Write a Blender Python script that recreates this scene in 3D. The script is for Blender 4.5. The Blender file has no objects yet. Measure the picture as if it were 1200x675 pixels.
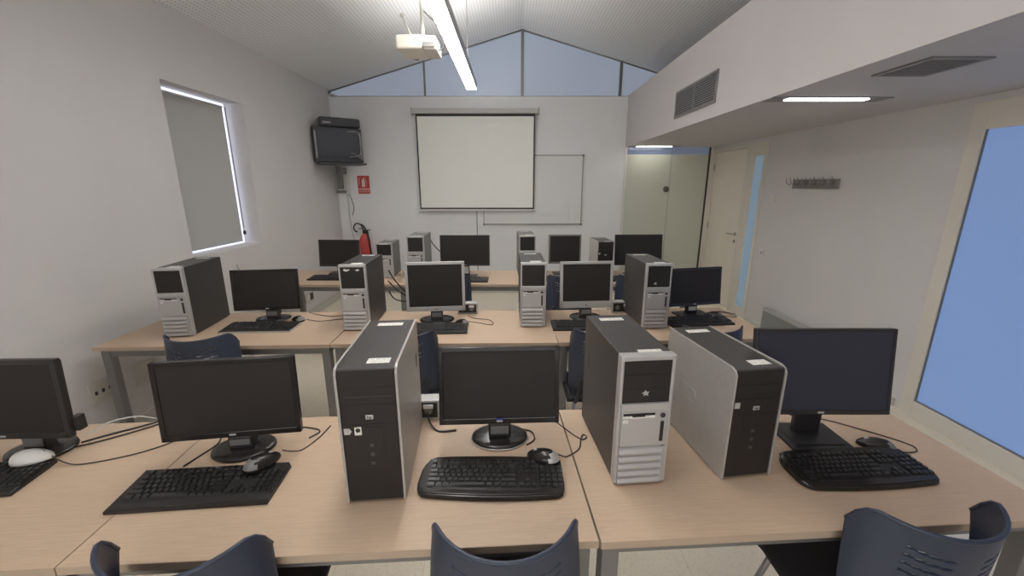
import bpy, bmesh, math, random
from mathutils import Matrix, Vector
random.seed(4)
R = math.radians
SC = bpy.context.scene
COL = SC.collection

# ------------------------------------------------------------------ materials
def srgb(r, g, b):
    f = lambda c: (c/255)/12.92 if c/255 <= .04045 else ((c/255+.055)/1.055)**2.4
    return (f(r), f(g), f(b), 1)

MATS = {}
def mat(name, col, rough=.5, metal=0., spec=.5, noise=0., nscale=20., bump=0., bscale=200., emit=None, estr=0., coat=0., stretch=None):
    if name in MATS: return MATS[name]
    m = bpy.data.materials.new(name); m.use_nodes = True
    nt = m.node_tree; N = nt.nodes; L = nt.links
    b = N['Principled BSDF']
    b.inputs['Base Color'].default_value = col
    b.inputs['Roughness'].default_value = rough
    b.inputs['Metallic'].default_value = metal
    b.inputs['Specular IOR Level'].default_value = spec
    b.inputs['Coat Weight'].default_value = coat
    if emit:
        b.inputs['Emission Color'].default_value = emit
        b.inputs['Emission Strength'].default_value = estr
    tc = N.new('ShaderNodeTexCoord')
    vec = tc.outputs['Object']
    if stretch:
        mp = N.new('ShaderNodeMapping'); mp.inputs['Scale'].default_value = stretch
        L.new(vec, mp.inputs['Vector']); vec = mp.outputs['Vector']
    if noise:
        n = N.new('ShaderNodeTexNoise'); n.inputs['Scale'].default_value = nscale; n.inputs['Detail'].default_value = 4
        L.new(vec, n.inputs['Vector'])
        r = N.new('ShaderNodeMapRange'); r.inputs[1].default_value = .3; r.inputs[2].default_value = .7
        r.inputs[3].default_value = 1-noise; r.inputs[4].default_value = 1+noise
        L.new(n.outputs['Fac'], r.inputs[0])
        v = N.new('ShaderNodeVectorMath'); v.operation = 'SCALE'
        v.inputs[0].default_value = col[:3]; L.new(r.outputs[0], v.inputs['Scale'])
        L.new(v.outputs[0], b.inputs['Base Color'])
    if bump:
        n2 = N.new('ShaderNodeTexNoise'); n2.inputs['Scale'].default_value = bscale
        L.new(vec, n2.inputs['Vector'])
        bp = N.new('ShaderNodeBump'); bp.inputs['Strength'].default_value = bump; bp.inputs['Distance'].default_value = .002
        L.new(n2.outputs['Fac'], bp.inputs['Height']); L.new(bp.outputs[0], b.inputs['Normal'])
    MATS[name] = m
    return m

def emis(name, col, s):
    m = bpy.data.materials.new(name); m.use_nodes = True
    nt = m.node_tree; nt.nodes.clear()
    o = nt.nodes.new('ShaderNodeOutputMaterial'); e = nt.nodes.new('ShaderNodeEmission')
    e.inputs[0].default_value = col; e.inputs[1].default_value = s
    nt.links.new(e.outputs[0], o.inputs[0]); MATS[name] = m
    return m

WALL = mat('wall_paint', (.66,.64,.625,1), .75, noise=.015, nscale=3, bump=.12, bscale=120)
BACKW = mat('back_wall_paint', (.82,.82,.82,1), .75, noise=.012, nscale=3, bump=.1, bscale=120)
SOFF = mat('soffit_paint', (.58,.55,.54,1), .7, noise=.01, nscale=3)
WOOD = mat('beech_laminate', (.54,.40,.285,1), .45, noise=.06, nscale=14, stretch=(1.2,16,4), spec=.35)
EDGE = mat('beech_edge', (.44,.34,.25,1), .5)
GREYM = mat('grey_steel', (.22,.215,.21,1), .4, metal=.5)
FLOOR = None
BLK = mat('black_plastic', (.022,.020,.020,1), .42, noise=.1, nscale=60)
GLOSS = mat('glossy_black_plastic', (.022,.019,.018,1), .2, spec=.4)
SCREEN = mat('switched_off_screen', (.030,.026,.025,1), .5, spec=.18)
DARKM = mat('dark_painted_steel', (.045,.042,.041,1), .42, metal=.1, noise=.06, nscale=80)
BEZ = mat('dark_bezel', (.026,.022,.021,1), .4, spec=.3)
SILV = mat('silver_plastic', (.50,.49,.48,1), .38, metal=.35)
SILV2 = mat('silver_groove', (.20,.195,.19,1), .5, metal=.3)
SILVS = mat('silver_painted_steel', (.43,.41,.385,1), .36, metal=.25, noise=.04, nscale=60)
STICK = mat('white_sticker_paper', (.75,.73,.68,1), .6, noise=.25, nscale=160)
KEY = mat('black_keys', (.018,.017,.017,1), .3, spec=.6)
KEYG = mat('key_gap', (.008,.008,.008,1), .6)
BLUE = mat('navy_plastic', (.032,.041,.068,1), .42, bump=.15, bscale=500)
SEATM = mat('black_seat_fabric', (.02,.02,.023,1), .85, bump=.4, bscale=600)
CHROME = mat('grey_tube', (.30,.30,.31,1), .3, metal=.8)
WHITE = mat('white_plastic', (.72,.70,.66,1), .45)
DOORM = mat('cream_door_laminate', (.82,.76,.66,1), .5, noise=.02, nscale=6)
FRAMEM = mat('cream_frame', (.72,.67,.59,1), .5)
GRILL = mat('grey_grille', (.26,.25,.25,1), .45, metal=.4)
GDARK = mat('grille_inside', (.05,.05,.05,1), .8)
RED = mat('extinguisher_red', (.52,.075,.065,1), .3)
SIGNR = mat('sign_red', (.50,.06,.05,1), .5)
RUB = mat('black_rubber', (.015,.015,.015,1), .5)
CORDM = mat('brown_black_cord', (.035,.025,.02,1), .5)
CORDW = mat('pale_cord', (.5,.49,.47,1), .5)
BLIND = mat('grey_roller_fabric', (.46,.46,.44,1), .85, noise=.02, nscale=300)
SCRW = mat('projection_fabric', (.90,.90,.84,1), .8)
WBM = mat('whiteboard_enamel', (.74,.74,.72,1), .3)
ALU = mat('aluminium', (.34,.33,.32,1), .35, metal=.7)
BASEB = mat('cream_baseboard', (.58,.56,.50,1), .55)
BLULED = mat('blue_badge', (.05,.06,.35,1), .3)

def floor_mat():
    m = bpy.data.materials.new('speckled_floor'); m.use_nodes = True
    nt = m.node_tree; N = nt.nodes; L = nt.links; b = N['Principled BSDF']
    b.inputs['Roughness'].default_value = .35
    tc = N.new('ShaderNodeTexCoord'); n = N.new('ShaderNodeTexVoronoi'); n.inputs['Scale'].default_value = 70
    L.new(tc.outputs['Object'], n.inputs['Vector'])
    cr = N.new('ShaderNodeValToRGB'); cr.color_ramp.elements[0].color = (.74,.665,.53,1); cr.color_ramp.elements[0].position = .1
    cr.color_ramp.elements[1].color = (.84,.76,.62,1); cr.color_ramp.elements[1].position = .45
    L.new(n.outputs['Distance'], cr.inputs[0])
    br = N.new('ShaderNodeTexBrick'); br.inputs['Scale'].default_value = 1; br.inputs['Brick Width'].default_value = .4
    br.inputs['Row Height'].default_value = .4; br.inputs['Mortar Size'].default_value = .002; br.offset = 0
    br.inputs['Mortar'].default_value = (.70,.63,.52,1)
    L.new(tc.outputs['Object'], br.inputs['Vector']); L.new(cr.outputs[0], br.inputs['Color1']); L.new(cr.outputs[0], br.inputs['Color2'])
    L.new(br.outputs['Color'], b.inputs['Base Color'])
    return m
FLOOR = floor_mat()

def perf_mat():   # perforated acoustic ceiling board
    m = bpy.data.materials.new('perforated_board'); m.use_nodes = True
    nt = m.node_tree; N = nt.nodes; L = nt.links; b = N['Principled BSDF']
    b.inputs['Roughness'].default_value = .8
    tc = N.new('ShaderNodeTexCoord'); sp = N.new('ShaderNodeSeparateXYZ'); L.new(tc.outputs['Object'], sp.inputs[0])
    out = []
    for ax in (0, 1):
        a = N.new('ShaderNodeMath'); a.operation = 'MULTIPLY'; a.inputs[1].default_value = 1/.034; L.new(sp.outputs[ax], a.inputs[0])
        f = N.new('ShaderNodeMath'); f.operation = 'FRACT'; L.new(a.outputs[0], f.inputs[0])
        s = N.new('ShaderNodeMath'); s.operation = 'SUBTRACT'; s.inputs[1].default_value = .5; L.new(f.outputs[0], s.inputs[0])
        q = N.new('ShaderNodeMath'); q.operation = 'POWER'; q.inputs[1].default_value = 2; L.new(s.outputs[0], q.inputs[0]); out.append(q)
    ad = N.new('ShaderNodeMath'); ad.operation = 'ADD'; L.new(out[0].outputs[0], ad.inputs[0]); L.new(out[1].outputs[0], ad.inputs[1])
    lt = N.new('ShaderNodeMath'); lt.operation = 'LESS_THAN'; lt.inputs[1].default_value = .075; L.new(ad.outputs[0], lt.inputs[0])
    mx = N.new('ShaderNodeMix'); mx.data_type = 'RGBA'; L.new(lt.outputs[0], mx.inputs[0])
    mx.inputs[6].default_value = (.88,.89,.90,1); mx.inputs[7].default_value = (.66,.66,.66,1)
    L.new(mx.outputs[2], b.inputs['Base Color'])
    return m
PERF = perf_mat()

LAMP = emis('lamp_diffuser', (1,.97,.94,1), 23)
LAMP2 = emis('recessed_lamp_diffuser', (1,.98,.95,1), 13)

def frost(name, base, ecol, es, rough=.5):     # frosted pane with daylight coming through
    m = mat(name, base, rough, emit=ecol, estr=es, noise=0)
    return m
FROSTB = frost('frosted_daylight_glass', (.09,.14,.26,1), (.30,.46,.86,1), .44, .35)
FROSTD = frost('frosted_sidelight_glass', (.20,.26,.30,1), (.30,.45,.62,1), .30, .35)
CLER = frost('clerestory_glass', (.20,.24,.30,1), (.42,.46,.56,1), .42, .3)
DAY = emis('daylight_behind_blind', (.74,.78,1,1), 1.6)
GPART = frost('olive_frosted_glass', (.50,.50,.41,1), (.42,.45,.36,1), .06, .22)
GTOP = frost('clear_top_glass', (.13,.16,.24,1), (.34,.38,.52,1), .22, .12)

# ------------------------------------------------------------------ mesh builder
class MB:
    def __init__(s): s.bm = bmesh.new(); s.mats = []
    def mi(s, m):
        if m is None: return 0
        if m not in s.mats: s.mats.append(m)
        return s.mats.index(m)
    def _merge(s, bm2, m, M=None, smooth=False):
        k = s.mi(m)
        if M is not None: bmesh.ops.transform(bm2, matrix=M, verts=bm2.verts)
        for f in bm2.faces: f.material_index = k; f.smooth = smooth
        me = bpy.data.meshes.new('t'); bm2.to_mesh(me); bm2.free()
        s.bm.from_mesh(me); bpy.data.meshes.remove(me)
        return s
    def box(s, x0, x1, y0, y1, z0, z1, m=None, bev=0., seg=2, M=None):
        b = bmesh.new(); bmesh.ops.create_cube(b, size=1)
        for v in b.verts:
            v.co = Vector((x0+(v.co.x+.5)*(x1-x0), y0+(v.co.y+.5)*(y1-y0), z0+(v.co.z+.5)*(z1-z0)))
        if bev: bmesh.ops.bevel(b, geom=b.edges[:], offset=bev, segments=seg, affect='EDGES', profile=.6)
        return s._merge(b, m, M, smooth=False)
    def tube(s, pts, r, m=None, n=8, M=None, cyc=False):
        pts = [Vector(p) for p in pts]; b = bmesh.new(); rings = []
        ref = Vector((0,0,1))
        for i, p in enumerate(pts):
            d = (pts[min(i+1,len(pts)-1)]-pts[max(i-1,0)]).normalized()
            u = d.cross(ref)
            if u.length < .05: u = d.cross(Vector((1,0,0)))
            u.normalize(); w = u.cross(d).normalized()
            rr = r[i] if isinstance(r,(list,tuple)) else r
            rings.append([b.verts.new(p+(u*math.cos(t)+w*math.sin(t))*rr) for t in [2*math.pi*k/n for k in range(n)]])
        for a, c in zip(rings, rings[1:]):
            for k in range(n): b.faces.new((a[k], a[(k+1)%n], c[(k+1)%n], c[k]))
        b.faces.new(rings[0][::-1]); b.faces.new(rings[-1])
        bmesh.ops.recalc_face_normals(b, faces=b.faces)
        return s._merge(b, m, M, smooth=True)
    def lathe(s, prof, m=None, n=24, M=None, sx=1, sy=1):
        b = bmesh.new(); rings = []
        for r, z in prof:
            rings.append([b.verts.new((max(r,1e-4)*math.cos(2*math.pi*k/n)*sx, max(r,1e-4)*math.sin(2*math.pi*k/n)*sy, z)) for k in range(n)])
        for a, c in zip(rings, rings[1:]):
            for k in range(n): b.faces.new((a[k], a[(k+1)%n], c[(k+1)%n], c[k]))
        b.faces.new(rings[0][::-1]); b.faces.new(rings[-1])
        bmesh.ops.recalc_face_normals(b, faces=b.faces)
        return s._merge(b, m, M, smooth=True)
    def prism(s, pts, z0, z1, m=None, M=None, bev=0., z1f=None):
        b = bmesh.new()
        lo = [b.verts.new((x,y,z0)) for x,y in pts]
        hi = [b.verts.new((x,y,z1 if z1f is None else z1f(x,y))) for x,y in pts]
        b.faces.new(lo[::-1]); top = b.faces.new(hi); n = len(pts)
        for k in range(n): b.faces.new((lo[k], lo[(k+1)%n], hi[(k+1)%n], hi[k]))
        bmesh.ops.recalc_face_normals(b, faces=b.faces)
        if bev: bmesh.ops.bevel(b, geom=list(top.edges), offset=bev, segments=3, affect='EDGES', profile=.6)
        return s._merge(b, m, M)
    def text(s, txt, size, m, M, depth=.0006, align='CENTER'):
        c = bpy.data.curves.new('t','FONT'); c.body = txt; c.size = size; c.extrude = depth
        c.align_x = align; c.align_y = 'CENTER'; c.resolution_u = 2
        o = bpy.data.objects.new('t', c); COL.objects.link(o)
        me = bpy.data.meshes.new_from_object(o)
        b = bmesh.new(); b.from_mesh(me); bpy.data.objects.remove(o); bpy.data.meshes.remove(me); bpy.data.curves.remove(c)
        return s._merge(b, m, M)
    def build(s, name, m=None, parent=None, loc=None, rotz=0.):
        me = bpy.data.meshes.new(name); s.bm.to_mesh(me); s.bm.free()
        if m is not None and not s.mats: s.mats = [m]
        for k in s.mats: me.materials.append(k)
        o = bpy.data.objects.new(name, me); COL.objects.link(o)
        if parent is not None: o.parent = parent
        if loc is not None: o.location = loc
        o.rotation_euler.z = rotz
        return o

def thing(name, label, cat, loc=(0,0,0), rotz=0., group=None):
    o = bpy.data.objects.new(name, None); COL.objects.link(o)
    o.location = loc; o.rotation_euler = (0,0,rotz); o.empty_display_size = .1
    o['label'] = label; o['category'] = cat
    if group: o['group'] = group
    return o
def tag(o, label, cat, group=None):
    o['label'] = label; o['category'] = cat
    if group: o['group'] = group
    return o
def struct(o): o['kind'] = 'structure'; return o
def dup(root, loc, rotz, label, group=None):
    r = root.copy(); COL.objects.link(r); r.location = loc; r.rotation_euler = (0,0,rotz); r['label'] = label
    if group: r['group'] = group
    for ch in list(root.children):
        c = ch.copy(); COL.objects.link(c); c.parent = r
        for g in list(ch.children):
            d = g.copy(); COL.objects.link(d); d.parent = c
    return r
def part_of(root, n): return [c for c in root.children if c.name.split('.')[0] == n][0]
def loc_of(root, p):      # world point into the frame of a thing
    M = Matrix.Translation(root.location) @ Matrix.Rotation(root.rotation_euler.z, 4, 'Z')
    return M.inverted() @ Vector(p)
def smooth_path(pts, n=6):   # Catmull-Rom
    P = [Vector(p) for p in pts]; P = [P[0]*2-P[1]] + P + [P[-1]*2-P[-2]]; out = []
    for i in range(1, len(P)-2):
        for k in range(n):
            t = k/n; a,b,c,d = P[i-1],P[i],P[i+1],P[i+2]
            out.append(.5*((2*b)+(c-a)*t+(2*a-5*b+4*c-d)*t*t+(3*b-a-3*c+d)*t**3))
    out.append(P[-2]); return out
def cord(root, pts, r=.0022, m=None, name='cord'):
    return MB().tube([loc_of(root,p) for p in smooth_path(pts)], r, n=6).build(name, m or CORDM, root)
def cable(pts, label, r=.003, m=None, group=None, cat='cable', name='cable'):
    P = smooth_path(pts); o0 = P[0].copy()
    o = MB().tube([p-o0 for p in P], r, n=6).build(name, m or RUB); o.location = o0
    return tag(o, label, cat, group)

# ------------------------------------------------------------------ room
XL, XR, YB, YF = -2.65, 3.0, 6.40, -1.6
XS, ZS, ZT = 1.685, 2.235, 2.945          # dropped soffit: face, underside, top
RX, RZ, EZ = .145, 3.81, 3.015            # ridge, eave
def eave(x): return EZ+(RZ-EZ)*(1-abs(x-RX)/(RX-XL))

struct(MB().box(XL-.3, XR+.3, YF-.2, YB+.3, -.15, 0).build('floor', FLOOR))
m = MB()   # left wall with window opening
wy0, wy1, wz0, wz1 = 3.36, 4.33, 1.09, 2.46
m.box(XL-.28, XL, YF, wy0, 0, EZ+.05); m.box(XL-.28, XL, wy1, YB, 0, EZ+.05)
m.box(XL-.28, XL, wy0, wy1, 0, wz0); m.box(XL-.28, XL, wy0, wy1, wz1, EZ+.05)
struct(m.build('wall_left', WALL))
m = MB(); m.box(XL, XS, YB, YB+.15, 0, 2.93)
m.box(XL-.28, XL, YB, YB+.15, 0, 2.93)
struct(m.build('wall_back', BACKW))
# right wall with tall window and door openings
ry0, ry1, rz0, rz1 = .35, 2.80, .075, 2.095
dy0, dy1, dz1 = 5.03, 6.40, 2.19
m = MB(); m.box(XR, XR+.15, YF, ry0, 0, ZT); m.box(XR, XR+.15, ry1, dy0, 0, ZT)
m.box(XR, XR+.15, ry0, ry1, 0, rz0); m.box(XR, XR+.15, ry0, ry1, rz1, ZT); m.box(XR, XR+.15, dy0, YB+.15, dz1, ZT)
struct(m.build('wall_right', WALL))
m = MB(); m.box(XL-.28, -1.9, YF-.15, YF, 0, 3.9); m.box(1.0, XR+.15, YF-.15, YF, 0, 3.9)
m.box(-1.9, 1.0, YF-.15, YF, 0, .9); m.box(-1.9, 1.0, YF-.15, YF, 2.3, 3.9)
struct(m.build('wall_front', WALL))
# gabled ceiling, both slopes
m = MB(); b = bmesh.new()
def slope(xa, xb):
    za, zb = eave(xa), eave(xb)
    vs = [b.verts.new(p) for p in ((xa,YF-.15,za),(xb,YF-.15,zb),(xb,YB+.5,zb),(xa,YB+.5,za),(xa,YF-.15,za+.12),(xb,YF-.15,zb+.12),(xb,YB+.5,zb+.12),(xa,YB+.5,za+.12))]
    for f in ((3,2,1,0),(4,5,6,7),(0,1,5,4),(1,2,6,5),(2,3,7,6),(3,0,4,7)): b.faces.new([vs[i] for i in f])
slope(XL-.28, RX); slope(RX, XR+.25); m._merge(b, None); struct(m.build('ceiling', PERF))
# soffit box on the right, lower ceiling
m = MB(); m.box(XS, XS+.1, YF, YB+.1, ZS, ZT); m.box(XS+.1, XR, YF, YB+.1, ZS, ZS+.08); m.box(XS+.1, XR+.15, YF, YB+.1, ZT-.05, ZT)
m.box(XS-.004, XS, YF, YB, ZS, ZS+.012)
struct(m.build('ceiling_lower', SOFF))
# baseboards
struct(MB().box(XL, XL+.012, YF, YB, 0, .10, bev=.002).build('baseboard_left', BASEB))
struct(MB().box(XL+.012, XS, YB-.012, YB, 0, .10, bev=.002).build('baseboard_back', BASEB))
struct(MB().box(XR-.012, XR, ry1+.09, dy0, 0, .06, bev=.002).build('baseboard_right', BASEB))

# gable clerestory
m = MB(); b = bmesh.new()
pts = [(XL,2.935),(XR,2.935),(XR,eave(XR)),(RX,RZ),(XL,EZ)]
f = [b.verts.new((x,YB+.06,z)) for x,z in pts]; g = [b.verts.new((x,YB+.075,z)) for x,z in pts]
b.faces.new(f); b.faces.new(g[::-1])
for i in range(5): b.faces.new((f[i],f[(i+1)%5],g[(i+1)%5],g[i]))
bmesh.ops.recalc_face_normals(b, faces=b.faces); m._merge(b, None)
w1 = struct(m.build('window_1', CLER))
fm = MB()
fm.box(XL, XR, YB+.04, YB+.10, 2.93, 2.945)
for x, t in ((-1.262,.012),(.15,.022),(1.567,.02)):
    fm.box(x-t, x+t, YB+.03, YB+.06, 2.93, eave(x)-.005, m=GREYM)
for sgn in (-1,1):
    xa, xb = (XL, RX) if sgn<0 else (RX, XR)
    M = Matrix.Identity(4)
    fm.tube([(xa,YB+.05,eave(xa)-.008),(xb,YB+.05,eave(xb)-.008)], .01, m=ALU, n=4)
fm.build('mullions', None, w1)
bk = MB(); bk.box(XL+.005, XL+.09, YB-.02, YB+.05, 2.945, 2.965, m=WHITE, bev=.003)
bk.box(XL+.005, XL+.02, YB-.02, YB+.05, 2.945, EZ-.01, m=GREYM)
bk.build('corner_bracket', None, w1)

# left window: frame, pane, roller blind
w2 = struct(MB().box(XL-.20, XL-.185, wy0, wy1, wz0, wz1).build('window_2', DAY))
fr = MB()
for a in ((wy0, wy0+.03, wz0, wz1), (wy1-.006, wy1, wz0, wz1)): fr.box(XL-.185, XL-.176, *a)
fr.box(XL-.185, XL-.176, wy0, wy1, wz0, wz0+.008); fr.box(XL-.185, XL-.176, wy0, wy1, wz1-.004, wz1)
fr.build('window_frame', WHITE, w2)
rb = thing('roller_blind', 'grey roller blind pulled down over the window in the left wall', 'blind', (XL-.166, (wy0+wy1)/2, wz0))
MB().box(-.001, .001, -.47, .425, .035, 1.330).build('blind_fabric', BLIND, rb)
MB().tube([(0,-.46,1.332),(0,.43,1.332)], .008, n=10).build('roller_tube', WHITE, rb)
MB().tube([(0,-.47,.034),(0,.425,.034)], .007, n=10).build('bottom_bar', BLIND, rb)
MB().tube([(.02,.445,1.33),(.02,.447,.16)], .002, n=5).tube([(.02,.437,1.33),(.02,.437,.14)], .002, n=5).lathe([(.001,.09),(.014,.1),(.014,.13),(.001,.14)], M=Matrix.Translation((.02,.442,.0)), n=10).build('pull_chain', DARKM, rb)

# right frosted window
w3 = struct(MB().box(XR+.008, XR+.02, ry0+.06, ry1-.04, rz0+.05, rz1-.06).build('window_3', FROSTB))
fr = MB()
fr.box(XR-.012, XR+.10, ry1-.05, ry1+.045, rz0-.075, rz1+.10, bev=.003)
fr.box(XR-.012, XR+.10, ry0-.05, ry0+.07, rz0-.075, rz1+.10, bev=.003)
fr.box(XR-.012, XR+.10, ry0+.07, ry1-.05, rz1-.07, rz1+.10, bev=.003)
fr.box(XR-.012, XR+.10, ry0+.07, ry1-.05, rz0-.075, rz0+.05, bev=.003)
fr.build('window_frame', FRAMEM, w3)
MB().box(XR-.002,XR+.007,ry0+.07,ry1-.05,rz0+.05,rz0+.058).box(XR-.002,XR+.007,ry1-.058,ry1-.05,rz0+.05,rz1-.07).build('glazing_bead', GREYM, w3)

# glowing pane added behind the viewer as ambient fill, out of view
w4 = struct(MB().box(-1.9, 1.0, YF-.10, YF-.085, .9, 2.3).build('rear_fill_pane', emis('rear_fill_glow', (.95,.97,1,1), 1.6)))
MB().box(-.48,-.42,YF-.085,YF-.04,.9,2.3).build('window_frame', WHITE, w4)  # bar across the added fill pane

# door and sidelight in the right wall
d1 = struct(MB().box(XR+.03, XR+.07, 5.46, 6.36, .01, 2.145, bev=.002).build('door_1', DOORM))
fr = MB()
fr.box(XR-.008, XR+.10, 5.39, 5.455, 0, 2.19); fr.box(XR-.008, XR+.10, 6.365, YB, 0, 2.19)
fr.box(XR-.008, XR+.10, 5.455, 6.365, 2.15, 2.19)
fr.build('door_frame', FRAMEM, d1)
h = MB(); M = Matrix.Translation((XR+.03, 5.565, 1.04)) @ Matrix.Rotation(-math.pi/2, 4, 'Y')
h.lathe([(.025,0),(.025,.008),(.02,.01)], M=M, n=20)
h.tube(smooth_path([(XR+.03,5.565,1.04),(XR-.01,5.565,1.04),(XR-.022,5.58,1.04),(XR-.024,5.69,1.04)]), .009, n=8)
h.build('door_handle', ALU, d1)
M = Matrix.Translation((XR+.03, 5.565, .945)) @ Matrix.Rotation(-math.pi/2, 4, 'Y')
MB().lathe([(.022,0),(.022,.008),(.018,.01)], M=M, n=20).build('lock_plate', ALU, d1)
for z in (.3, 1.05, 1.9): MB().tube([(XR+.022,6.362,z),(XR+.022,6.362,z+.09)], .008, n=8).build('hinge', ALU, d1)
w5 = struct(MB().box(XR+.004, XR+.014, 5.085, 5.27, .13, 2.03).build('window_5', FROSTD))
fr = MB(); fr.box(XR-.006, XR+.09, 5.27, 5.39, 0, 2.19); fr.box(XR-.006, XR+.09, 5.03, 5.085, 0, 2.19)
fr.box(XR-.006, XR+.09, 5.085, 5.27, 2.03, 2.19); fr.box(XR-.006, XR+.09, 5.085, 5.27, 0, .13)
fr.build('window_frame', FRAMEM, w5)

# glass partition at the back right
gp = thing('glass_partition', 'olive frosted glass partition beside the cream door under the soffit', 'partition', (XS, YB, 0))
W = XR-XS
MB().box(.03, W-.06, .0, .012, .06, 2.13, m=GPART).build('frosted_pane', None, gp)
MB().box(.03, W-.06, .0, .012, 2.132, ZS-.005, m=GTOP).build('clear_strip', None, gp)
m = MB(); m.box(0,.03,-.02,.05,0,ZS-.002, m=WHITE); m.box(W-.062,W-.042,-.02,.05,0,ZS-.002, m=DARKM)
m.box(W-.042,W-.005,-.02,.05,0,ZS-.002, m=FRAMEM); m.box(.03,W-.062,-.02,.05,0,.06, m=WHITE)
m.build('frame', None, gp)
MB().box(W*.53,W*.53+.006,-.003,.0,.06,ZS-.01).build('glass_joint', GRILL, gp)
MB().lathe([(.042,0),(.042,.010),(.03,.014)], M=Matrix.Translation((.655,-.001,1.63)) @ Matrix.Rotation(math.pi/2,4,'X'), n=24).build('round_pull', mat('bronze_disc',(.13,.11,.085,1),.4,metal=.4), gp)

# ------------------------------------------------------------------ lamps, grilles
pl = thing('pendant_lamp', 'long bright linear ceiling lamp hanging below the sloped ceiling', 'lamp', (-.44, 2.0, 2.70))
MB().box(-.052,.052,-1.3,2.87,0,.003, m=LAMP).build('diffuser', None, pl)
MB().box(-.045,.045,-1.3,2.87,.031,.034, m=emis('ceiling_fill_glow',(1,.98,.96,1),66)).build('ceiling_fill_strip', None, pl)  # glowing strip added on top of the lamp to brighten the ceiling
MB().box(-.058,-.053,-1.31,2.88,-.001,.07).box(.053,.058,-1.31,2.88,-.001,.07).box(-.053,.053,-1.31,2.88,.02,.03).box(-.053,.053,2.871,2.88,-.001,.02).build('housing', ALU, pl)
for y in (-1.0,.8,2.5): MB().tube([(0,y,.03),(0,y,eave(-.44)-2.70)], .003, n=6).build('suspension_wire', GREYM, pl)

def recessed(y, x0, x1, label):
    t = thing('recessed_lamp', label, 'lamp', ((x0+x1)/2, y, ZS), 0, 'recessed lamps in the lowered ceiling')
    hw = (x1-x0)/2
    MB().box(-hw,hw,-.03,.03,-.012,-.001, m=LAMP2).build('diffuser', None, t)
    MB().box(-hw-.12,hw+.14,-.05,-.032,-.006,0.0).box(-hw-.12,hw+.14,.032,.09,-.006,0).box(-hw-.12,-hw-.002,-.032,.032,-.006,0).box(hw+.002,hw+.14,-.032,.032,-.006,0).build('trim_plate', GRILL, t)
recessed(2.9, 1.80, 2.32, 'lit linear lamp set in the lowered ceiling above the coat hooks')
recessed(6.22, 1.80, 2.30, 'small lit linear lamp in the lowered ceiling before the glass partition')

g = thing('air_grille', 'grey louvred air grille set high in the white soffit face', 'vent', (XS, 4.09, 2.475))
MB().box(-.012,-.001,-.44,.44,-.128,-.11).box(-.012,-.001,-.44,.44,.11,.128).box(-.012,-.001,-.44,-.42,-.11,.11).box(-.012,-.001,.42,.44,-.11,.11).box(-.011,-.001,-.008,.008,-.11,.11).build('frame', GRILL, g)
MB().box(-.002,-.0005,-.42,.42,-.11,.11).build('backing', GDARK, g)
m = MB()
for i in range(11):
    z = -.1+i*.02; m.box(-.009,-.002,-.42,.42,z-.0045,z+.0045, M=Matrix.Translation((0,0,0)))
m.build('louvres', GRILL, g)
g = thing('air_grille', 'flat grey air grille in the lowered ceiling nearest the viewer', 'vent', (2.0, 2.16, ZS))
MB().box(-.14,.14,-.16,-.135,-.008,-.001).box(-.14,.14,.135,.16,-.008,-.001).box(-.14,-.115,-.135,.135,-.008,-.001).box(.115,.14,-.135,.135,-.008,-.001).build('frame', GRILL, g)
MB().box(-.115,.115,-.135,.135,-.002,-.0005).build('backing', GDARK, g)
m = MB()
for i in range(11): m.box(-.115,.115,-.125+i*.025-.004,-.125+i*.025+.004,-.007,-.002)
m.build('louvres', GRILL, g)

cv = thing('floor_convector', 'low grey mesh convector along the foot of the right wall', 'radiator', (XR, 3.95, 0))
MB().box(-.09,-.014,-.6,.59,.015,.285, bev=.004).build('casing', mat('grey_mesh',(.24,.25,.24,1),.6,noise=.3,nscale=180), cv)
MB().box(-.10,-.013,-.61,.60,.285,.305, bev=.003).build('top_cover', mat('pale_metal',(.5,.5,.48,1),.4,metal=.3), cv)

ck = thing('coat_rack', 'grey wall coat rack with six wire hooks on the right wall', 'coat rack', (XR, 4.18, 1.70))
MB().box(-.022,0,-.32,.30,-.05,.04, bev=.002).build('board', mat('taupe_board',(.20,.185,.175,1),.5), ck)
for i in range(6):
    y = -.27+i*.118
    MB().tube(smooth_path([(-.023,y,.0),(-.05,y,-.012),(-.075,y,.01),(-.078,y,.055)]), .004, n=6).tube([(-.023,y,.01),(-.045,y,.06)], .004, n=6).build('hook', ALU, ck)
def wallplate(name, label, cat, loc, sx, w, h, m, extra=None, rot=0):
    t = thing(name, label, cat, loc, rot)   # faces -X in its own frame
    MB().box(-.012,-.0005,-w/2,w/2,-h/2,h/2, bev=.003).build('plate', m, t)
    if extra: extra(t)
    return t
def sw(t): MB().box(-.017,-.012,-.026,.026,-.026,.026, bev=.002).build('rocker', WHITE, t)
wallplate('light_switch', 'white light switch on the right wall beside the door frame', 'switch', (XR,4.80,1.54), -1, .085,.085, WHITE, sw)
def sk(t):
    MB().lathe([(.02,0),(.02,.0015)], M=Matrix.Translation((-.0122,0,0)) @ Matrix.Rotation(-math.pi/2,4,'Y'), n=20).build('socket_face', mat('socket_shade',(.45,.44,.42,1),.5), t)
wallplate('wall_socket', 'white socket plate low on the right wall near the door', 'socket', (XR,4.86,.90), -1, .10,.08, WHITE, sk)
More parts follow.
